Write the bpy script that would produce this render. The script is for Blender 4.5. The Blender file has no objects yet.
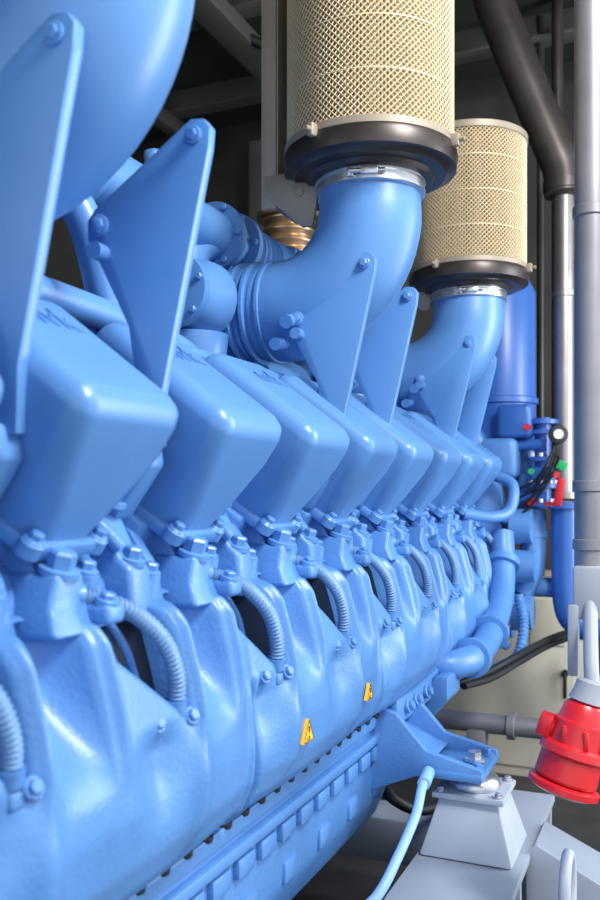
import bpy, bmesh, math, random
from mathutils import Vector, Matrix
random.seed(4)
S=bpy.context.scene
S.view_settings.view_transform='Standard'
S.view_settings.look='None'
# ---------------------------------------------------------------- materials
def mat(name,col,rough=.4,metal=0,coat=0,noise=0,nscale=30,bump=0,bscale=200):
    m=bpy.data.materials.new(name); m.use_nodes=True
    nt=m.node_tree; b=nt.nodes['Principled BSDF']
    b.inputs['Base Color'].default_value=(*col,1)
    b.inputs['Roughness'].default_value=rough
    b.inputs['Metallic'].default_value=metal
    b.inputs['Coat Weight'].default_value=coat
    b.inputs['Coat Roughness'].default_value=.28
    tc=nt.nodes.new('ShaderNodeTexCoord')
    if noise:
        n=nt.nodes.new('ShaderNodeTexNoise'); n.inputs['Scale'].default_value=nscale; n.inputs['Detail'].default_value=5
        nt.links.new(tc.outputs['Object'],n.inputs['Vector'])
        r=nt.nodes.new('ShaderNodeValToRGB')
        r.color_ramp.elements[0].position=.3; r.color_ramp.elements[1].position=.7
        r.color_ramp.elements[0].color=(*[c*(1-noise) for c in col],1)
        r.color_ramp.elements[1].color=(*[min(1,c*(1+noise)) for c in col],1)
        nt.links.new(n.outputs['Fac'],r.inputs['Fac']); nt.links.new(r.outputs['Color'],b.inputs['Base Color'])
    if bump:
        n=nt.nodes.new('ShaderNodeTexNoise'); n.inputs['Scale'].default_value=bscale
        nt.links.new(tc.outputs['Object'],n.inputs['Vector'])
        bp=nt.nodes.new('ShaderNodeBump'); bp.inputs['Strength'].default_value=bump; bp.inputs['Distance'].default_value=.002
        nt.links.new(n.outputs['Fac'],bp.inputs['Height']); nt.links.new(bp.outputs['Normal'],b.inputs['Normal'])
    return m
BLUE=mat('blue_paint',(.098,.262,.585),.38,0,.25,.05,9,.10,260)
BLUE2=mat('blue_paint_cast',(.088,.250,.585),.40,0,.2,.08,14,.35,180)
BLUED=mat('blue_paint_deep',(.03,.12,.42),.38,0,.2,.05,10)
HOSE=mat('corrugated_line_blue',(.16,.31,.56),.45,0,0,.05,20)
PALE=mat('pale_blue_hose',(.27,.50,.86),.45,0,0,.05,20)
BLACK=mat('black_rubber',(.012,.013,.016),.55)
RECESS_SHADE=mat('recess_painted_shade',(.008,.02,.05),.6)  # near-black colour painting the shade inside the crankcase openings
DARKM=mat('dark_steel',(.10,.088,.084),.42,.6,0,.2,12)
RING=mat('dark_ring_paint',(.07,.06,.058),.38,.7,0,.2,12)
MIDM=mat('brushed_steel',(.34,.32,.32),.40,.8,0,.12,14)
STEEL=mat('galvanised_steel',(.25,.25,.275),.45,.45,0,.10,14)
ZINC=mat('zinc_clamp',(.62,.64,.68),.3,.9,0,.08,30)
PAPER=mat('filter_paper',(.40,.30,.16),.8,0,0,.12,18)
WIRE=mat('filter_wire',(.70,.585,.385),.5,.1)
BRONZE=mat('bronze_bellows',(.50,.34,.20),.35,.8,0,.15,12)
TAN=mat('bracket_tan',(.34,.29,.23),.5,.2,0,.08,14)
RED=mat('red_plastic',(.66,.012,.02),.35,0,.3,.05,20)
CREAM=mat('frame_grey',(.44,.50,.58),.5,0,0,.06,8)
SKIDM=mat('skid_grey',(.30,.35,.43),.5,0,0,.08,6)
BEIGE=mat('beige_metal',(.56,.53,.44),.6,0,0,.08,5)
GREYP=mat('grey_plastic',(.34,.37,.43),.5)
WHITE=mat('white_enamel',(.75,.76,.78),.4)
GREEN=mat('green_tag',(.02,.45,.12),.5)
YEL=mat('sticker_yellow',(.98,.55,.03),.5)
WALL=mat('wall_dark',(.055,.05,.048),.8,0,0,.25,3)
CEIL=mat('ceiling_dark',(.035,.038,.034),.8,0,0,.2,3)
BEAM=mat('beam_paint',(.11,.11,.095),.6,0,0,.15,5)
FLOOR=mat('floor_steel',(.06,.06,.065),.6,.2,0,.3,6,.3,60)
# ---------------------------------------------------------------- mesh builder
class MB:
    def __init__(s): s.bm=bmesh.new()
    def box(s,c,size,rot=None,bev=0,seg=2):
        t=bmesh.new(); bmesh.ops.create_cube(t,size=1)
        bmesh.ops.scale(t,vec=size,verts=t.verts)
        if bev: bmesh.ops.bevel(t,geom=list(t.edges),offset=bev,segments=seg,affect='EDGES',profile=.5)
        M=Matrix.Translation(c)@(rot if rot else Matrix())
        t.transform(M); s.merge(t)
    def merge(s,t):
        me=bpy.data.meshes.new('t'); t.to_mesh(me); s.bm.from_mesh(me); bpy.data.meshes.remove(me); t.free()
    def tube(s,pts,rad,seg=24,cap=True):
        pts=[Vector(p) for p in pts]; n=len(pts)
        if not hasattr(rad,'__len__'): rad=[rad]*n
        T=[]
        for i in range(n):
            a=pts[max(i-1,0)]; b=pts[min(i+1,n-1)]
            d=(b-a)
            T.append(d.normalized() if d.length>1e-9 else (T[-1] if T else Vector((0,0,1))))
        u=T[0].orthogonal().normalized(); rings=[]
        for i in range(n):
            if i:
                u=(u-T[i]*u.dot(T[i])); u=u.normalized() if u.length>1e-6 else T[i].orthogonal().normalized()
            v=T[i].cross(u)
            rings.append([s.bm.verts.new(pts[i]+(u*math.cos(2*math.pi*k/seg)+v*math.sin(2*math.pi*k/seg))*rad[i]) for k in range(seg)])
        for i in range(n-1):
            A,B=rings[i],rings[i+1]
            for k in range(seg):
                s.bm.faces.new((A[k],A[(k+1)%seg],B[(k+1)%seg],B[k]))
        if cap:
            s.bm.faces.new(list(reversed(rings[0]))); s.bm.faces.new(rings[-1])
    def cyl(s,p0,p1,r0,r1=None,seg=24):
        s.lathe(p0,Vector(p1)-Vector(p0),[(0,r0),((Vector(p1)-Vector(p0)).length,r0 if r1 is None else r1)],seg)
    def lathe(s,o,axis,prof,seg=32,cap=True):
        o=Vector(o); ax=Vector(axis).normalized(); u=ax.orthogonal().normalized(); v=ax.cross(u); R=[]
        for (h,r) in prof:
            R.append([s.bm.verts.new(o+ax*h+(u*math.cos(2*math.pi*k/seg)+v*math.sin(2*math.pi*k/seg))*r) for k in range(seg)])
        for A,B in zip(R[:-1],R[1:]):
            for k in range(seg): s.bm.faces.new((A[k],A[(k+1)%seg],B[(k+1)%seg],B[k]))
        if cap:
            s.bm.faces.new(list(reversed(R[0]))); s.bm.faces.new(R[-1])
    def bolt(s,p,axis,r=.009,h=.009,washer=True):
        p=Vector(p); ax=Vector(axis).normalized()
        if washer: s.lathe(p-ax*.004,ax,[(0,r*1.45),(.006,r*1.45),(.007,r*1.3)],16)
        s.lathe(p,ax,[(0,r),(h*.85,r),(h,r*.8)],6)
    def loft(s,levels,M,bev=.03,seg=7,skip=()):
        t=bmesh.new(); R=[[t.verts.new(p) for p in L] for L in levels]
        for A,B in zip(R[:-1],R[1:]):
            for k in range(4): t.faces.new((A[k],A[(k+1)%4],B[(k+1)%4],B[k]))
        t.faces.new(R[-1]); t.faces.new(list(reversed(R[0])))
        idx={v:i for i,L in enumerate(R) for v in L}
        ed=[e for e in t.edges if not (idx[e.verts[0]]==idx[e.verts[1]] and idx[e.verts[0]] in skip)]
        if bev: bmesh.ops.bevel(t,geom=ed,offset=bev,segments=seg,affect='EDGES',profile=.5)
        t.transform(M); s.merge(t)
    def prism(s,poly,y0,y1,bev=0,seg=2):
        t=bmesh.new()
        A=[t.verts.new((x,y0,z)) for x,z in poly]; B=[t.verts.new((x,y1,z)) for x,z in poly]
        n=len(poly)
        t.faces.new(A); t.faces.new(list(reversed(B)))
        for k in range(n): t.faces.new((A[k],B[k],B[(k+1)%n],A[(k+1)%n]))
        bmesh.ops.recalc_face_normals(t,faces=t.faces)
        if bev: bmesh.ops.bevel(t,geom=list(t.edges),offset=bev,segments=seg,affect='EDGES',profile=.5)
        s.merge(t)
    def done(s,name,m,parent=None,ang=38,mods=()):
        bmesh.ops.recalc_face_normals(s.bm,faces=s.bm.faces)
        for f in s.bm.faces: f.smooth=True
        for e in s.bm.edges:
            if len(e.link_faces)==2 and e.calc_face_angle(0)>math.radians(ang): e.smooth=False
        me=bpy.data.meshes.new(name); s.bm.to_mesh(me); s.bm.free()
        me.materials.append(m)
        o=bpy.data.objects.new(name,me); S.collection.objects.link(o)
        if parent: o.parent=parent
        return o
def empty(name,loc=(0,0,0)):
    e=bpy.data.objects.new(name,None); S.collection.objects.link(e); e.empty_display_size=.1; return e
def spline(pts,n=12):
    P=[Vector(p) for p in pts]; P=[P[0]*2-P[1]]+P+[P[-1]*2-P[-2]]; out=[]
    for i in range(1,len(P)-2):
        p0,p1,p2,p3=P[i-1:i+3]
        for k in range(n):
            t=k/n
            out.append(.5*((2*p1)+(p2-p0)*t+(2*p0-5*p1+4*p2-p3)*t*t+(3*p1-p0-3*p2+p3)*t**3))
    out.append(P[-2]); return out
def sst(a,b,x):
    t=max(0,min(1,(x-a)/(b-a))); return t*t*(3-2*t)
# ---------------------------------------------------------------- engine
ENG=empty('diesel_generator_engine')
PITCH=.25; Y0=.69
EX=Vector((.8,0,-.6)); EZ=Vector((.6,0,.8)); C=Vector((-.638,0,.02))
def bankM(y): 
    return Matrix(((EX.x,0,EZ.x,C.x),(0,1,0,y),(EX.z,0,EZ.z,C.z),(0,0,0,1)))
def bp(y,u,w,z): return bankM(y)@Vector((u,w,z))
NCYL=range(-2,8)
def quad(xi,hyi,xo,hyo,z): return [(-xi,-hyi,z),(xo,-hyo,z),(xo,hyo,z),(-xi,hyi,z)]
def sq(cx,cy,hx,hy,z): return [(cx-hx,cy-hy,z),(cx+hx,cy-hy,z),(cx+hx,cy+hy,z),(cx-hx,cy+hy,z)]
cov=MB(); head=MB(); bol=MB()
for n in NCYL:
    y=Y0+PITCH*n
    M=bankM(y)
    cov.loft([quad(.110,.100,.114,.044,0),quad(.110,.098,.116,.062,.045),quad(.110,.092,.115,.082,.10),quad(.107,.084,.111,.086,.162)],M,.026,6,(0,1,2))
    R=M.to_3x3().to_4x4()
    head.loft([quad(.116,.106,.122,.050,-.016),quad(.116,.106,.122,.050,.002)],M,.005,2)
    head.loft([quad(.110,.098,.085,.070,-.10),quad(.110,.098,.085,.075,-.010)],M,.008,2)
    head.loft([sq(-.560,y-.02,.046,.036,-.135),sq(-.564,y-.02,.036,.028,-.105),sq(-.560,y-.02,.034,.020,-.076)],Matrix(),.006,3)
    head.prism([(-.66,.01),(-.582,-.035),(-.556,-.078),(-.56,-.12),(-.66,-.12)],y-.034,y-.006,.005,2)
    head.prism([(-.66,.02),(-.60,.0),(-.578,-.028),(-.556,-.07),(-.54,-.082),(-.535,-.14),(-.66,-.14)],y+.096,y+.138,.007,3)
    head.prism([(-.64,-.05),(-.585,-.075),(-.57,-.10),(-.565,-.14),(-.64,-.14)],y-.12,y+.10,.008,3)
    head.prism([(-.64,-.02),(-.59,-.045),(-.565,-.08),(-.548,-.14),(-.64,-.14)],y+.052,y+.074,.004,2)
    head.prism([(-.64,-.02),(-.59,-.045),(-.565,-.08),(-.548,-.14),(-.64,-.14)],y-.082,y-.064,.004,2)
    head.lathe((-.566,y+.035,-.13),(.3,0,1),[(0,.022),(.03,.017),(.050,.015)],20)
    head.lathe((-.566,y-.095,-.13),(.3,0,1),[(0,.021),(.02,.017),(.040,.014)],20)
    head.tube(spline([(-.60,y+.075,-.03),(-.575,y+.085,-.035),(-.555,y+.10,-.06)]),.009,12)
    ax=Vector((.3,0,.95))
    bol.bolt((-.540,y-.02,-.074),ax,.014,.020)
    bol.bolt((-.580,y+.117,-.010),ax,.013,.020)
    bol.bolt((-.552,y+.117,-.074),ax,.011,.015)
    bol.bolt((-.551,y+.035,-.080),ax,.009,.012)
    bol.bolt((-.554,y-.095,-.091),ax,.009,.012)
    for sw in(-1,1):
        for u,wv in ((.112,.048),(.03,.088),(-.06,.10)):
            bol.bolt(bp(y,u,wv*sw,.003),EZ,.0075,.010)
            bol.lathe(bp(y,u,wv*sw,-.012),EZ,[(0,.013),(.014,.013),(.016,.011)],14)
def mirrored(o,name):
    me=o.data.copy(); b=bmesh.new(); b.from_mesh(me)
    b.transform(Matrix.Translation((-2.1,0,0))@Matrix.Scale(-1,4,(1,0,0)))
    bmesh.ops.reverse_faces(b,faces=b.faces); b.to_mesh(me); b.free()
    q=bpy.data.objects.new(name,me); S.collection.objects.link(q); q.parent=ENG; return q
oc=cov.done('rocker_covers_right_bank',BLUE,ENG,60)
oh=head.done('cylinder_heads_right_bank',BLUE2,ENG)
ob=bol.done('head_bolts_right_bank',BLUE,ENG)
mirrored(oc,'rocker_covers_left_bank'); mirrored(oh,'cylinder_heads_left_bank')
w=oc.modifiers.new('wn','WEIGHTED_NORMAL'); w.keep_sharp=True
for n in range(-1,8):
    y=Y0+PITCH*n
    cu=bpy.data.curves.new('cover_lettering','FONT'); cu.body='nvk'; cu.size=.055; cu.extrude=.002; cu.align_x='CENTER'
    o=bpy.data.objects.new('cover_lettering',cu); S.collection.objects.link(o); o.parent=ENG
    M=Matrix(((0,-EX.x,EZ.x,0),(1,0,0,0),(0,-EX.z,EZ.z,0),(0,0,0,1)))
    M.translation=bp(y,-.02,.0,.162); o.matrix_world=M
    cu.materials.append(BLUE)
core=MB()
core.prism([(-.60,-.13),(-.70,.03),(-.80,.08),(-1.30,.08),(-1.40,.03),(-1.50,-.13),(-1.52,-.43),(-.62,-.43)],.02,2.60,.004)
core.done('crankcase_core',BLUE2,ENG)
prof=[(-.122,.620),(-.123,.545),(-.128,.522),(-.145,.507),(-.19,.497),(-.25,.489),(-.31,.487),(-.36,.493),(-.395,.508),(-.415,.528),(-.425,.56),(-.428,.60)]
def shell(name):
    bm=bmesh.new(); NY=900; NT=140; ys=[.02+i*(2.60-.02)/NY for i in range(NY+1)]
    grid=[]; MM=[]
    cum=[0]
    for a,b in zip(prof[:-1],prof[1:]): cum.append(cum[-1]+math.hypot(a[0]-b[0],a[1]-b[1]))
    base=[]
    for j in range(NT+1):
        s=cum[-1]*j/NT; i=0
        while i<len(cum)-2 and cum[i+1]<s: i+=1
        f=(s-cum[i])/(cum[i+1]-cum[i])
        base.append((prof[i][0]*(1-f)+prof[i+1][0]*f,prof[i][1]*(1-f)+prof[i+1][1]*f))
    for _ in range(4):
        base=[base[0]]+[tuple((base[k-1][c]+2*base[k][c]+base[k+1][c])/4 for c in(0,1)) for k in range(1,NT)]+[base[-1]]
    for y in ys:
        col=[]; mc=[]
        p=((y-.70)/PITCH)%1.0
        q=((y-.98)/.5)%1.0; dq=min(q,1-q)*.5
        for (z,a) in base:
            m=0
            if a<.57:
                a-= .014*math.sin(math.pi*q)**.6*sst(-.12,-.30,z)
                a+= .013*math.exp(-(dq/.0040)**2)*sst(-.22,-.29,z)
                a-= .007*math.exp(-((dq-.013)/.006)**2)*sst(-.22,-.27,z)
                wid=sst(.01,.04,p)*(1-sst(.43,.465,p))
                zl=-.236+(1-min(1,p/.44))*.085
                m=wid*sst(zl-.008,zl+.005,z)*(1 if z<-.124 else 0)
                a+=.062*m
                a-=.014*math.exp(-((p-.515)/.032)**2)*sst(-.29,-.22,z)
                a-=.012*math.exp(-((p-.955)/.028)**2)*sst(-.29,-.20,z)
                d=abs(p-.735)/.160
                if d<1: a+=.058*(1-d*d)**.8*sst(-.285,-.17,z)*(1-.55*sst(-.140,-.124,z))
                a+=.015*math.exp(-((p-.22)/.14)**2)*sst(-.35,-.28,z)*(1-sst(-.265,-.23,z))
                a-=.011*math.exp(-((p-.5)/.08)**2)*(1-sst(-.30,-.24,z))*sst(-.41,-.33,z)
            zz=z+.010*math.exp(-((p-.73)/.16)**2)*sst(-.20,-.125,z)
            col.append(bm.verts.new((-a,y,zz))); mc.append(m)
        grid.append(col); MM.append(mc)
    for i in range(NY):
        for j in range(NT):
            f=bm.faces.new((grid[i][j],grid[i+1][j],grid[i+1][j+1],grid[i][j+1]))
            if min(MM[i][j],MM[i+1][j],MM[i+1][j+1],MM[i][j+1])>.22: f.material_index=1  # recess faces take the painted shade colour
    mb=MB(); mb.bm.free(); mb.bm=bm
    o=mb.done(name,BLUE2,ENG,75); o.data.materials.append(RECESS_SHADE)
    return o
shell('crankcase_side_right')
tab=MB(); hose=MB()
for n in NCYL:
    y=.70+PITCH*n
    for dy in (.022,.05):
        tab.tube(spline([(-.540,y+dy-.012,-.125),(-.525,y+dy+.005,-.16),(-.528,y+dy+.03,-.20)]),.0045,8)
    tab.box((-.500,y+.062,-.242),(.022,.028,.014),None,.005,3)
    tab.box((-.493,y+.106,-.246),(.022,.032,.018),None,.005,3)
    tab.bolt((-.488,y+.058,-.236),(1,-.2,.5),.007,.008)
    tab.bolt((-.481,y+.114,-.240),(1,-.2,.5),.007,.008)
    tab.box((-.514,y+.006,-.118),(.03,.03,.02),None,.006,3)
    tab.bolt((-.510,y+.004,-.106),(.3,0,1),.008,.009)
    path=spline([(-.542,y-.015,-.098),(-.524,y+.008,-.106),(-.505,y+.042,-.122),(-.491,y+.076,-.155),(-.487,y+.094,-.195),(-.492,y+.099,-.234)],40)
    rr=[.0084+.0016*math.sin(i*1.25) for i in range(len(path))]
    hose.tube(path,rr,16)
    tab.cyl(path[0],path[20],.0122,.0122,12); tab.cyl(path[-16],path[-1],.0122,.0122,12)
tab.done('crankcase_lugs',BLUE2,ENG); hose.done('corrugated_lines',HOSE,ENG)
# oil pan
pan=MB(); pb=MB()
pan.prism([(-.535,-.430),(-.535,-.452),(-.60,-.452),(-.60,-.430)],.02,2.60,.003)
pan.prism([(-.545,-.452),(-.55,-.60),(-.575,-.66),(-.64,-.72),(-.75,-.75),(-1.35,-.75),(-1.55,-.60),(-1.55,-.452)],.02,1.72,.012)
pan.prism([(-.60,-.452),(-.64,-.56),(-1.45,-.56),(-1.5,-.452)],1.72,2.60,.01)
pan.box((-.542,.87,-.475),(.02,1.70,.018),None,.004)
for k in range(24):
    y=.08+.07*k
    pan.box((-.545,y,-.505),(.016,.050,.028),None,.004)
for k in range(12):
    y=.10+.14*k
    pan.box((-.549,y,-.575),(.012,.045,.035),None,.005)
for k in range(52):
    pb.bolt((-.543,.05+.05*k,-.428),(0.2,0,1),.0085,.012)
pan.done('oil_pan',BLUE2,ENG); pb.done('oil_pan_bolts',BLACK,ENG)
# gusset plates
gp=MB(); gb=MB()
poly=[(-.462,.392),(-.470,.402),(-.486,.404),(-.612,.322),(-.622,.310),(-.622,.288),(-.612,.272),(-.566,.185),(-.556,.12),(-.556,.05),(-.524,.05),(-.522,.11),(-.464,.37)]
PL=[(.60,0),(.828,0),(1.385,-.004),(1.635,-.008),(2.16,-.016),(2.42,-.024)]
for y,dz in PL:
    gp.prism([(x,z+(dz if z>.2 else 0)) for x,z in poly],y-.007,y+.007,.002)
    gp.prism([(-.60,.06),(-.535,.06),(-.53,.03),(-.575,-.03),(-.62,-.03)],y-.02,y+.015,.006)
    gb.bolt((-.605,y-.008,.302+dz),(0,-1,0),.009,.008)
    gb.bolt((-.482,y-.008,.385+dz),(0,-1,0),.007,.007)
    gb.cyl((-.600,y-.025,.27),(-.600,y+.03,.27),.010,.010,14)
gp.done('gusset_plates',BLUE,ENG); gb.done('gusset_bolts',BLUE,ENG)
# intake elbows + housings
UN=[(.68,.018),(1.46,0),(2.24,-.030)]
el=MB(); rg=MB(); cl=MB()
for y,dz in UN:
    path=[Vector((-.50,y,.565+dz)),Vector((-.50,y,.53+dz)),Vector((-.50,y,.49+dz))]
    for k in range(1,17):
        a=math.pi/2*k/16; path.append(Vector((-.66+.16*math.cos(a),y,.49-.16*math.sin(a)+dz)))
    path+= [Vector((-.70,y,.33+dz)),Vector((-.84,y,.33+dz))]
    rad=[.088,.088,.090]+[.091]*16+[.087,.082]
    el.tube(path,rad,48)
    z=.33+dz
    for x,r in((-.675,.093),(-.69,.089),(-.705,.094),(-.72,.089),(-.735,.094),(-.75,.089)):
        rg.lathe((x,y,z),(-1,0,0),[(0,r-.005),(.002,r),(.008,r),(.010,r-.005)],40)
    rg.lathe((-.79,y,z),(-1,0,0),[(0,.095),(.003,.103),(.02,.103),(.022,.095)],40)
    for k in range(8):
        a=2*math.pi*k/8
        rg.bolt((-.785,y+.094*math.cos(a),z+.094*math.sin(a)),(1,0,0),.008,.01)
    el.lathe((-.81,y,z),(-1,0,0),[(0,.10),(.02,.115),(.06,.125),(.10,.13),(.16,.11),(.18,.07)],32)
    el.lathe((-.78,y-.10,z+.01),(0,-1,0),[(0,.07),(.03,.068),(.05,.055),(.08,.05),(.082,.062),(.10,.062),(.102,.04)],28)
    for k in range(6):
        a=math.pi/3*k+.3; rg.bolt((-.78+.055*math.cos(a),y-.20,z+.01+.055*math.sin(a)),(0,-1,0),.006,.008,False)
    el.lathe((-.80,y-.10,z-.05),(0,0,-1),[(0,.065),(.04,.06),(.08,.05),(.085,.06),(.11,.06),(.115,.05)],28)
    rg.cyl((-.615,y-.06,.30+dz),(-.615,y-.105,.29+dz),.012,.012,16)
    rg.cyl((-.64,y-.05,.265+dz),(-.64,y-.095,.255+dz),.011,.011,16)
    cl.lathe((-.50,y,.517+dz),(0,0,1),[(0,.092),(.002,.097),(.007,.097),(.009,.094),(.017,.094),(.019,.097),(.024,.097),(.026,.092)],48)
    cl.box((-.47,y-.092,.530+dz),(.030,.016,.014),Matrix.Rotation(.3,4,'Z'),.003)
    cl.cyl((-.50,y-.104,.530+dz),(-.445,y-.085,.530+dz),.004,.004,10)
    cl.box((-.50,y-.097,.530+dz),(.012,.012,.018),None,.002)
el.done('intake_elbows',BLUE,ENG); rg.done('intake_rings',BLUE2,ENG); cl.done('hose_clamps',ZINC,ENG)
# charge air pipe running along V
cp=MB(); ZP=.478
cp.tube([(-.80,.15,ZP),(-.80,1.2,ZP),(-.80,2.55,ZP)],.045,28)
for y in (.5,.95,1.02,1.27,1.43,1.50,1.75,2.0,2.3):
    cp.lathe((-.80,y,ZP),(0,1,0),[(0,.05),(.003,.064),(.018,.064),(.021,.05)],28)
    for k in range(6):
        a=math.pi/3*k; cp.bolt((-.80+.056*math.cos(a),y,ZP+.056*math.sin(a)),(0,-1,0),.006,.008,False)
cp.tube([(-.80,1.53+.004*i,ZP) for i in range(50)],[.049+.006*math.sin(i*1.2) for i in range(50)],28)
cp.tube(spline([(-.80,1.44,ZP),(-.81,1.39,ZP-.02),(-.82,1.36,.41),(-.82,1.36,.30)]),.042,24)
cp.tube(spline([(-.80,.95,ZP-.02),(-.76,.93,.42),(-.72,.95,.35),(-.71,1.0,.20)]),.024,16)
cp.tube(spline([(-.66,1.0,.20),(-.66,1.6,.20),(-.66,2.4,.20)]),.014,16)
cp.tube(spline([(-.69,.4,.24),(-.69,1.1,.22),(-.70,1.3,.12)]),.020,16)
for k in range(6):
    y=.95+.25*k
    cp.tube(spline([(-.80,y,.12),(-.76,y,.2),(-.72,y+.02,.22)]),.02,14)
cp.box((-.835,1.33,.47),(.03,.06,.26),Matrix.Rotation(.25,4,'X'),.01,3)
for z in(.40,.46,.52,.57): cp.bolt((-.818,1.33,z),(1,-.3,0),.008,.01)
cp.tube([(-.95,.1,.24),(-.95,2.5,.24)],.085,28)
for k in range(10): cp.lathe((-.95,.3+.25*k,.24),(0,1,0),[(0,.085),(.003,.10),(.02,.10),(.023,.085)],28)
cp.done('charge_air_pipes',BLUE,ENG)
bz=MB()
for y,z in ((2.0,.50),(.93,.36),(2.45,.38)):
    bz.tube([(-.90,y,z+.004*i) for i in range(48)],[.064+.006*math.sin(i*.9) for i in range(48)],32)
    bz.lathe((-.90,y,z+.18),(0,0,1),[(0,.06),(.002,.08),(.014,.08),(.02,.06)],32)
bz.done('exhaust_bellows',BRONZE,ENG)
cb=MB()
for k in range(5):
    z=.10+.018*k
    cb.tube(spline([(-.72,.45,z),(-.73+.01*math.sin(k),.8,z+.02*math.sin(k*2)),(-.72,1.1,z-.02),(-.73,1.35,z+.01*math.cos(k))]),.006,8)
cb.done('wiring_harness',BLACK,ENG)
# engine far end
fe=MB()
fe.prism([(-.50,.10),(-.48,-.10),(-.47,-.40),(-.60,-.55),(-1.5,-.55),(-1.6,-.1),(-1.5,.3),(-.62,.3)],2.6,2.72,.02)
fe.tube(spline([(-.54,1.98,-.40),(-.48,2.00,-.40),(-.445,2.08,-.388),(-.445,2.25,-.36),(-.45,2.42,-.29),(-.46,2.5,-.20),(-.47,2.54,-.12)],14),.034,24)
fe.tube(spline([(-.55,2.40,-.06),(-.48,2.45,-.07),(-.44,2.50,-.05),(-.44,2.54,.02),(-.50,2.56,.05)],14),.016,20)
fe.tube(spline([(-.44,2.70,-.30),(-.41,2.70,-.22),(-.41,2.72,-.05),(-.44,2.75,.12)],14),.038,24)
for p,a in (((-.445,2.25,-.36),(0,1,.2)),((-.452,2.06,-.392),(.1,1,0)),((-.46,2.5,-.20),(0,.6,.8)),((-.41,2.715,-.13),(0,.1,1))):
    fe.lathe(p,a,[(-.012,.036),(-.01,.047),(.01,.047),(.012,.036)],28)
fe.cyl((-.46,2.64,-.10),(-.40,2.64,-.10),.055,.05,28)
fe.cyl((-.46,2.64,-.22),(-.39,2.64,-.22),.05,.045,28)
fe.cyl((-.46,2.66,-.36),(-.40,2.66,-.36),.055,.05,28)
fe.cyl((-.30,2.74,-.29),(-.6,2.74,-.29),.03,.03,20)
for z in (-.05,-.15,-.27,-.33,-.42):
    fe.bolt((-.465,2.63,z),(1,-.3,0),.012,.014); fe.bolt((-.47,2.60,z-.03),(.2,-1,0),.010,.012)
fe.box((-.50,2.66,.10),(.12,.12,.12),None,.02,3)
pth=spline([(-.43,2.58,-.30),(-.41,2.55,-.38),(-.42,2.5,-.46),(-.48,2.5,-.50)],40)
fe.tube(pth,[.014+.002*math.sin(i*1.2) for i in range(len(pth))],14)
fe.done('front_end_housing',BLUE2,ENG)
tk=MB()
tk.lathe((-.52,2.78,.12),(0,0,1),[(0,.05),(.01,.105),(.03,.11),(.5,.11),(.54,.09),(.56,.03)],36)
tk.lathe((-.52,2.78,.27),(0,0,1),[(0,.11),(.004,.117),(.02,.117),(.024,.11)],36)
tk.box((-.45,2.66,.21),(.10,.09,.10),None,.015,3)
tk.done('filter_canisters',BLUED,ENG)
def tri_sticker(y,z,s):
    t=MB(); x=-.4705
    p=[(y-s,z-s*.85),(y+s,z-s*.85),(y,z+s*.9)]
    A=[t.bm.verts.new((x-.006,a,b)) for a,b in p]; B=[t.bm.verts.new((x,a,b)) for a,b in p]
    t.bm.faces.new(A); t.bm.faces.new(B)
    for k in range(3): t.bm.faces.new((A[k],A[(k+1)%3],B[(k+1)%3],B[k]))
    t.done('warning_triangle',YEL,ENG)
    t=MB()
    for a,b,w,h in ((0,.10,.07,.5),(0,-.45,.08,.14),(-.2,-.6,.25,.08)):
        t.box((x+.0006,y+a*s,z+b*s),(.001,w*s*2,h*s),None)
    for i in range(3):
        a=Vector((x+.0002,*p[i])); b=Vector((x+.0002,*p[(i+1)%3])); c=Vector((x+.0002,y,z-.2*s))
        a=a+(c-a)*.10; b=b+(c-b)*.10
        t.tube([a,b],.0006,6)
    t.done('warning_symbol',BLACK,ENG)
tri_sticker(1.115,-.330,.018); tri_sticker(1.375,-.330,.015)
# engine mount arm
am=MB()
arm=[(-.60,-.40),(-.50,-.425),(-.44,-.49),(-.335,-.515),(-.335,-.535),(-.46,-.54),(-.60,-.60)]
am.prism(arm,1.61,1.628,.003); am.prism(arm,1.752,1.77,.003)
am.box((-.388,1.69,-.530),(.11,.17,.016),None,.004)
am.prism([(-.58,-.445),(-.46,-.50),(-.43,-.51),(-.58,-.50)],1.62,1.76,.003)
am.box((-.52,1.84,-.43),(.03,.40,.06),None,.006)
am.prism([(-.50,-.41),(-.47,-.41),(-.47,-.46),(-.58,-.58)],1.9,2.02,.005)
for y in (1.70,1.76,1.84,1.92,2.0): am.bolt((-.50,y,-.43),(1,0,.3),.010,.012)
am.bolt((-.35,1.64,-.52),(0,0,1),.009,.012); am.bolt((-.35,1.74,-.52),(0,0,1),.009,.012)
am.done('mount_arm',BLUE2,ENG)
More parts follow.
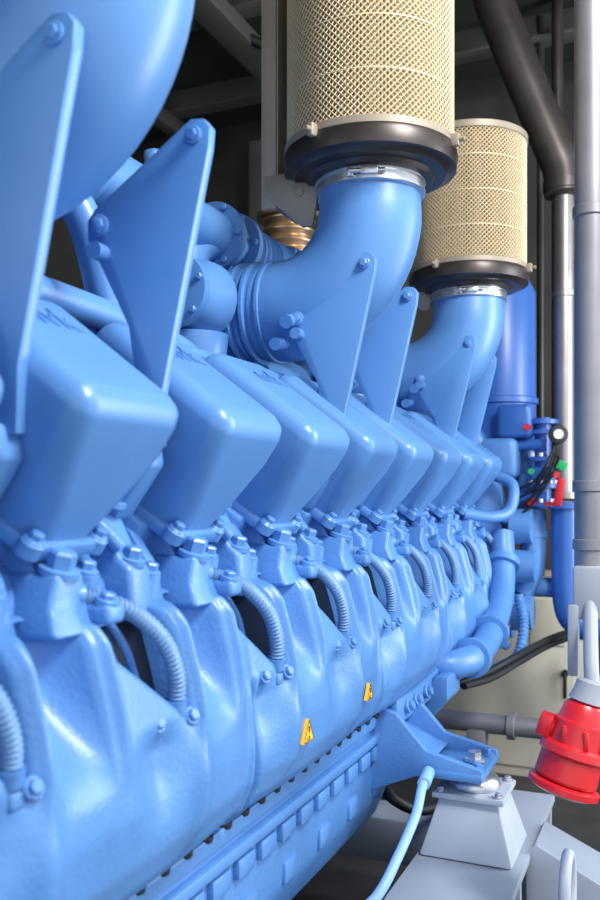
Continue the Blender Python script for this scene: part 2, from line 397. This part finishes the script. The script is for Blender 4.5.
# ---------------------------------------------------------------- air filters
def diamond(mb,c,r,z0,z1,nu=84,nv=30):
    bm=mb.bm; V={}
    def v(i,j):
        i%=2*nu
        if (i,j) not in V:
            a=math.pi*i/nu; V[(i,j)]=bm.verts.new((c[0]+r*math.cos(a),c[1]+r*math.sin(a),z0+(z1-z0)*j/(2*nv)))
        return V[(i,j)]
    for j in range(1,2*nv):
        for i in range(2*nu):
            if (i+j)%2==0: bm.faces.new((v(i-1,j),v(i,j-1),v(i+1,j),v(i,j+1)))
for idx,(y,dz) in enumerate(UN):
    F=empty('air_filter' if idx==0 else 'air_filter.%03d'%idx)
    c=(-.50,y); z0,z1=.592+dz,.918+dz
    m=MB(); seg=288
    bm=m.bm; R=[]
    for z in (z0,z1):
        R.append([bm.verts.new((c[0]+(.1415 if k%2 else .138)*math.cos(2*math.pi*k/seg),c[1]+(.1415 if k%2 else .138)*math.sin(2*math.pi*k/seg),z)) for k in range(seg)])
    for k in range(seg): bm.faces.new((R[0][k],R[0][(k+1)%seg],R[1][(k+1)%seg],R[1][k]))
    m.done('pleated_paper',PAPER,F,30)
    m=MB(); diamond(m,c,.1445,z0,z1)
    o=m.done('expanded_mesh',WIRE,F,80)
    w=o.modifiers.new('w','WIREFRAME'); w.thickness=.0031; w.use_even_offset=False; w.use_replace=True
    m=MB()
    for z in (z0+.085,z0+.17,z0+.255): m.lathe((c[0],c[1],z),(0,0,1),[(0,.1445),(.0,.1458),(.0018,.1458),(.0018,.1445)],64,False)
    m.done('seam_bands',WIRE,F)
    m=MB()
    m.lathe((c[0],c[1],z1-.006),(0,0,1),[(0,.1465),(.001,.149),(.016,.149),(.02,.143),(.02,.05)],64)
    m.lathe((c[0],c[1],z0-.004),(0,0,1),[(0,.149),(.001,.1505),(.012,.1505),(.014,.148)],64)
    m.done('end_bands',TAN,F)
    m=MB()
    m.lathe((c[0],c[1],.538+dz),(0,0,1),[(0,.088),(.003,.108),(.010,.113),(.012,.132),(.018,.138),(.020,.150),(.040,.153),(.049,.150),(.052,.13)],64)
    m.done('base_ring',RING,F)
    m=MB()
    for a in (-.1,1.2,2.9,4.4):
        p=Vector((c[0]+.155*math.cos(a),c[1]+.155*math.sin(a),.588+dz)); d=Vector((math.cos(a),math.sin(a),0))
        m.box(p,(.018,.012,.022),Matrix.Rotation(a,4,'Z'),.003); m.cyl(p+d*.004,p+d*.018,.005,.004,10)
    m.done('latches',TAN,F)
for idx,(y,dz) in enumerate(UN[1:]):
    B=empty('filter_support_bracket' if idx==0 else 'filter_support_bracket.001')
    m=MB()
    m.box((-.668,y+.02,1.10),(.008,.10,1.18),None,.002)
    m.box((-.682,y-.03,1.10),(.03,.006,1.18),None,.002)
    m.prism([(-.69,.57),(-.69,.535),(-.615,.47),(-.595,.47),(-.58,.55),(-.60,.57)],y-.035,y-.028,.001)
    m.bolt((-.62,y-.036,.535),(0,-1,0),.007,.006)
    m.done('strap',TAN,B)
# ---------------------------------------------------------------- mount pedestal and skid
MT=empty('engine_mount_pedestal')
m=MB()
cx,cy=-.365,1.69
def frust(mb,c,z0,z1,a0,b0,a1,b1,bev=.006):
    mb.loft([[(c[0]+s*a0,c[1]+u*b0,z0) for s,u in((-1,-1),(1,-1),(1,1),(-1,1))],[(c[0]+s*a1,c[1]+u*b1,z1) for s,u in((-1,-1),(1,-1),(1,1),(-1,1))]],Matrix(),bev,2)
frust(m,(cx,cy),-.685,-.578,.088,.088,.056,.056)
m.box((cx,cy,-.574),(.135,.135,.012),None,.003)
m.done('pedestal_body',CREAM,MT)
m=MB()
m.lathe((cx,cy,-.567),(0,0,1),[(0,.050),(.008,.051),(.018,.045),(.028,.030)],32)
m.lathe((cx,cy,-.520),(0,0,1),[(0,.022),(.006,.022),(.007,.014),(.018,.014),(.02,.01)],6)
for s,u in((-1,-1),(1,-1),(1,1),(-1,1)): m.bolt((cx+s*.054,cy+u*.054,-.567),(0,0,1),.007,.008)
m.done('rubber_mount_pad',ZINC,MT)
SK=empty('base_frame_skid')
m=MB()
m.box((-.36,1.45,-.695),(.20,1.20,.018),None,.004)
m.box((-.36,1.45,-.84),(.02,1.20,.28),None,.003)
m.box((-.36,1.45,-.985),(.20,1.20,.03),None,.004)
for y in (1.0,1.4,1.62,1.80,2.03): m.box((-.36,y,-.84),(.19,.014,.28),None,.003)
m.box((-.72,1.98,-.80),(.60,.12,.10),None,.006)
m.box((-.72,.92,-.83),(.60,.12,.10),None,.006)
m.prism([(-.27,-.69),(-.25,-.67),(-.02,-.78),(-.02,-.99),(-.27,-.99)],1.70,1.715,.003)
m.box((-.14,1.78,-.735),(.26,.15,.014),Matrix.Rotation(.42,4,'Y'),.004)
for y in (1.30,1.36): m.bolt((-.30,y,-.685),(0,0,1),.010,.010)
m.done('skid_beam',SKIDM,SK)
m=MB()
pts=[(-.17,1.50+.045*math.cos(a),-.665+.065*math.sin(a)) for a in [math.pi*2*k/32 for k in range(33)]]
m.tube(pts,.010,12); m.box((-.17,1.50,-.80),(.03,.16,.18),None,.006); m.box((-.17,1.50,-.945),(.12,.24,.11),None,.006)
m.done('lifting_eye',CREAM,SK)
m=MB(); m.tube(spline([(-.43,1.59,-.53),(-.425,1.53,-.53),(-.42,1.47,-.56),(-.425,1.38,-.60),(-.44,1.32,-.64),(-.49,1.27,-.70),(-.50,1.22,-.85),(-.50,1.20,-.985)]),.0085,14)
m.cyl((-.432,1.60,-.525),(-.425,1.54,-.528),.012,.012,12)
m.done('drain_hose',PALE)
m=MB()
for k in range(2):
    m.tube(spline([(-.50+.02*k,2.1,-.47),(-.45+.01*k,2.25,-.46-.015*k),(-.40,2.4,-.44-.02*k),(-.36,2.7,-.44-.02*k),(-.3,2.95,-.44-.02*k)]),.009,10)
m.tube(spline([(-.62,1.85,-.62),(-.56,1.80,-.66),(-.5,1.9,-.70),(-.45,2.2,-.68)]),.012,10)
m.done('cable_bundle',BLACK)
m=MB(); m.tube([(-.75,2.35,-.62),(-.1,2.35,-.62)],.026,20)
for x in (-.42,-.3): m.lathe((x,2.35,-.62),(1,0,0),[(0,.026),(.002,.036),(.02,.036),(.022,.026)],20)
m.box((-.5,2.35,-.83),(.05,.05,.39),None,.004); m.box((-.15,2.35,-.83),(.05,.05,.39),None,.004)
m.done('cross_pipe',STEEL)
# ---------------------------------------------------------------- right-hand pipework
m=MB()
m.tube([(-.1415,1.574,1.69),(-.1415,1.574,.5),(-.1415,1.574,-.13)],.026,28)
for z in (.47,.0,-.10,1.0): m.lathe((-.1415,1.574,z),(0,0,1),[(0,.026),(.002,.029),(.018,.029),(.020,.026)],28)
m.done('steel_conduit_pipe',STEEL)
PC=empty('red_power_connector')
m=MB()
o=Vector((-.136,1.466,-.335)); ax=Vector((-.036,-.02,-.14)).normalized()
sc=.93
m.lathe(o,ax,[(a*sc,b*sc) for a,b in [(0,.026),(.01,.036),(.035,.040),(.038,.046),(.075,.048),(.08,.056),(.092,.058),(.098,.052),(.135,.054),(.14,.050)]],12)
u=ax.orthogonal().normalized(); v=ax.cross(u)
for k in range(8):
    a=2*math.pi*(k+.5)/8; d=u*math.cos(a)+v*math.sin(a)
    m.box(o+ax*.056+d*.043,(.008,.008,.03),None,.002)
m.box(o+ax*.05+Vector((-.050,-.01,.01)),(.022,.03,.035),Matrix.Rotation(.3,4,'Y'),.004)
m.lathe(o+ax*.132,ax,[(0,.050),(.003,.056),(.012,.056),(.018,.042)],28)
m.done('connector_body',RED,PC)
m=MB()
m.lathe(o-ax*.035,ax,[(0,.016),(.004,.024),(.02,.026),(.035,.030)],20)
m.tube(spline([o-ax*.03,o+Vector((.004,.02,.06)),Vector((-.139,1.55,-.18))]),.012,14)
m.box((-.1415,1.56,-.17),(.05,.05,.09),None,.006)
m.box((-.165,1.54,-.25),(.018,.02,.12),None,.004)
m.done('cable_gland_and_box',GREYP,PC)
m=MB(); m.tube(spline([(-.34,2.9,.0),(-.34,2.9,.5),(-.34,2.9,.98)],10),.034,28)
m.lathe((-.34,2.9,.0),(0,0,-1),[(0,.034),(.002,.05),(.02,.05),(.022,.03)],28)
m.lathe((-.34,2.9,.62),(0,0,1),[(0,.034),(.002,.038),(.02,.038),(.022,.034)],28)
DP=empty('exhaust_drop_pipe'); m.done('lower_run',MIDM,DP)
m=MB()
m.tube(spline([(-.34,2.9,.95),(-.345,2.9,1.03),(-.37,2.89,1.10),(-.44,2.87,1.28),(-.54,2.84,1.55),(-.58,2.83,1.69)],12),.062,28)
m.lathe((-.34,2.9,.94),(0,0,1),[(0,.034),(.02,.065),(.05,.066)],28)
m.done('upper_run',DARKM,DP)
m=MB()
m.tube(spline([(-.313,2.70,-.03),(-.313,2.70,-.2),(-.308,2.70,-.33),(-.28,2.70,-.385),(-.2,2.70,-.40),(.3,2.70,-.40)],12),.04,28)
m.lathe((-.313,2.70,-.05),(0,0,1),[(0,.04),(.002,.055),(.02,.055),(.022,.04)],28)
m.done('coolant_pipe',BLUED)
V_=empty('shutoff_valve')
m=MB()
m.cyl((-.375,2.68,-.05),(-.375,2.68,.22),.024,.024,20)
for z in (-.045,.01,.09,.17,.20): m.lathe((-.375,2.68,z),(0,0,1),[(0,.022),(.002,.046),(.014,.046),(.016,.022)],24)
m.box((-.375,2.68,.05),(.07,.06,.05),None,.012,3)
m.cyl((-.36,2.66,.14),(-.50,2.66,.14),.018,.018,16)
m.cyl((-.36,2.66,-.02),(-.46,2.66,-.02),.018,.018,16)
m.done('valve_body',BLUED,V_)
m=MB()
m.cyl((-.345,2.64,.05),(-.325,2.60,.05),.010,.010,12); m.box((-.315,2.58,.0),(.022,.016,.08),Matrix.Rotation(.15,4,'Y'),.004)
m.cyl((-.40,2.64,-.03),(-.40,2.62,-.03),.012,.012,12)
m.cyl((-.41,2.63,.19),(-.41,2.61,.19),.010,.010,12)
m.box((-.345,2.62,-.035),(.035,.012,.012),None,.002)
m.done('red_handle',RED,V_)
m=MB(); m.box((-.308,2.58,.075),(.026,.012,.026),Matrix.Rotation(.5,4,'Y'),.002); m.cyl((-.40,2.63,.06),(-.40,2.615,.06),.009,.009,12); m.done('green_tag',GREEN,V_)
m=MB(); m.lathe((-.325,2.62,.165),(.3,-1,.1),[(0,.026),(.012,.028),(.015,.024)],24); m.box((-.33,2.62,.11),(.02,.02,.06),None,.003)
for k in range(4):
    m.tube(spline([(-.33,2.62,.14-.01*k),(-.35+.01*k,2.58,.08),(-.39,2.60,.03-.02*k),(-.46,2.62,.0-.03*k)]),.004,8)
m.done('gauge_case',BLACK,V_)
m=MB(); m.lathe((-.3205,2.605,.1665),(.3,-1,.1),[(0,.014),(.001,.014)],24)
for z in (.105,.025,-.03):
    for a in range(8): m.bolt((-.375+.037*math.cos(a*.785),2.68+.037*math.sin(a*.785),z),(0,0,1),.006,.01,False)
m.done('gauge_face',WHITE,V_)
m=MB()
m.tube([(-.385,3.1,-.3),(-.385,3.1,1.69)],.02,14); m.tube([(-.455,3.2,-.3),(-.455,3.2,1.69)],.014,14)
m.done('conduit_riser',DARKM)
m=MB()
m.tube(spline([(-1.5,2.6,1.62),(-.9,3.0,1.35),(-.66,3.2,1.1),(-.62,3.25,.3)]),.018,12)
m.tube(spline([(-.9,2.0,1.66),(-.75,2.6,1.3),(-.60,3.3,.95)]),.012,12)
m.done('overhead_cable',BLACK)
CB=empty('switch_cabinet')
m=MB(); m.box((-.60,3.30,-.65),(.62,.35,.70),None,.008); m.box((-.60,3.12,-.65),(.54,.012,.62),None,.004)
m.box((-.42,3.112,-.45),(.12,.01,.16),None,.003); m.done('cabinet_body',BEIGE,CB)
m=MB(); m.cyl((-.36,3.10,-.62),(-.36,3.13,-.62),.012,.012,12); m.box((-.36,3.098,-.66),(.012,.012,.09),None,.003); m.done('cabinet_latch',BLACK,CB)
# ---------------------------------------------------------------- room
def slab(name,c,s,mt):
    m=MB(); m.box(c,s); return m.done(name,mt)
slab('floor',(-.6,1.3,-1.05),(4.2,6.2,.10),FLOOR)
slab('ceiling',(-.6,1.3,1.75),(4.2,6.2,.10),CEIL)
slab('wall_left',(-2.75,1.3,.35),(.10,6.2,2.9),WALL)
slab('wall_far',(-.6,3.65,.35),(4.2,.10,2.9),WALL)
CBm=empty('ceiling_beams')
m=MB()
for y in (1.4,2.0,2.6,3.2):
    m.box((-.8,y,1.66),(3.7,.012,.10),None,.002); m.box((-.8,y,1.605),(3.7,.08,.012),None,.002)
m.box((-1.4,1.5,1.57),(.10,4.0,.06),None,.004); m.box((-2.0,1.5,1.57),(.06,4.0,.06),None,.004)
m.box((-1.7,3.50,.9),(.10,.08,1.3),None,.004); m.box((-1.2,3.50,.9),(.06,.08,1.3),None,.004); m.box((-1.5,3.48,1.1),(1.6,.05,.06),None,.004)
m.done('beam_set',BEAM,CBm)
# ---------------------------------------------------------------- light
w=bpy.data.worlds.new('World'); S.world=w; w.use_nodes=True
bg=w.node_tree.nodes['Background']; bg.inputs[0].default_value=(.87,.935,1,1); bg.inputs[1].default_value=1.3
def area(name,loc,tgt,size,power,col=(1,1,1)):
    l=bpy.data.lights.new(name,'AREA'); l.shape='RECTANGLE'; l.size=size[0]; l.size_y=size[1]; l.energy=power; l.color=col
    o=bpy.data.objects.new(name,l); S.collection.objects.link(o); o.location=loc
    o.rotation_euler=(Vector(tgt)-Vector(loc)).to_track_quat('-Z','Y').to_euler(); return o
area('added_key_light',(.7,.8,1.6),(-.55,1.2,-.1),(.45,.9),92,(1,.98,.95))  # unseen area lamp added to give the engine highlights
area('door_light',(1.3,2.4,.3),(-.5,1.9,0),(.6,1.4),34,(.92,.96,1))
# ---------------------------------------------------------------- camera
cam=bpy.data.cameras.new('Camera'); co=bpy.data.objects.new('Camera',cam); S.collection.objects.link(co)
cam.sensor_fit='VERTICAL'; cam.sensor_height=36; cam.sensor_width=24; cam.lens=35
cam.shift_y=42/900; cam.clip_start=.02
co.location=(0,0,0); co.rotation_euler=(math.radians(90),0,math.atan(380/875))
cam.dof.use_dof=True; cam.dof.focus_distance=1.55; cam.dof.aperture_fstop=5
S.camera=co
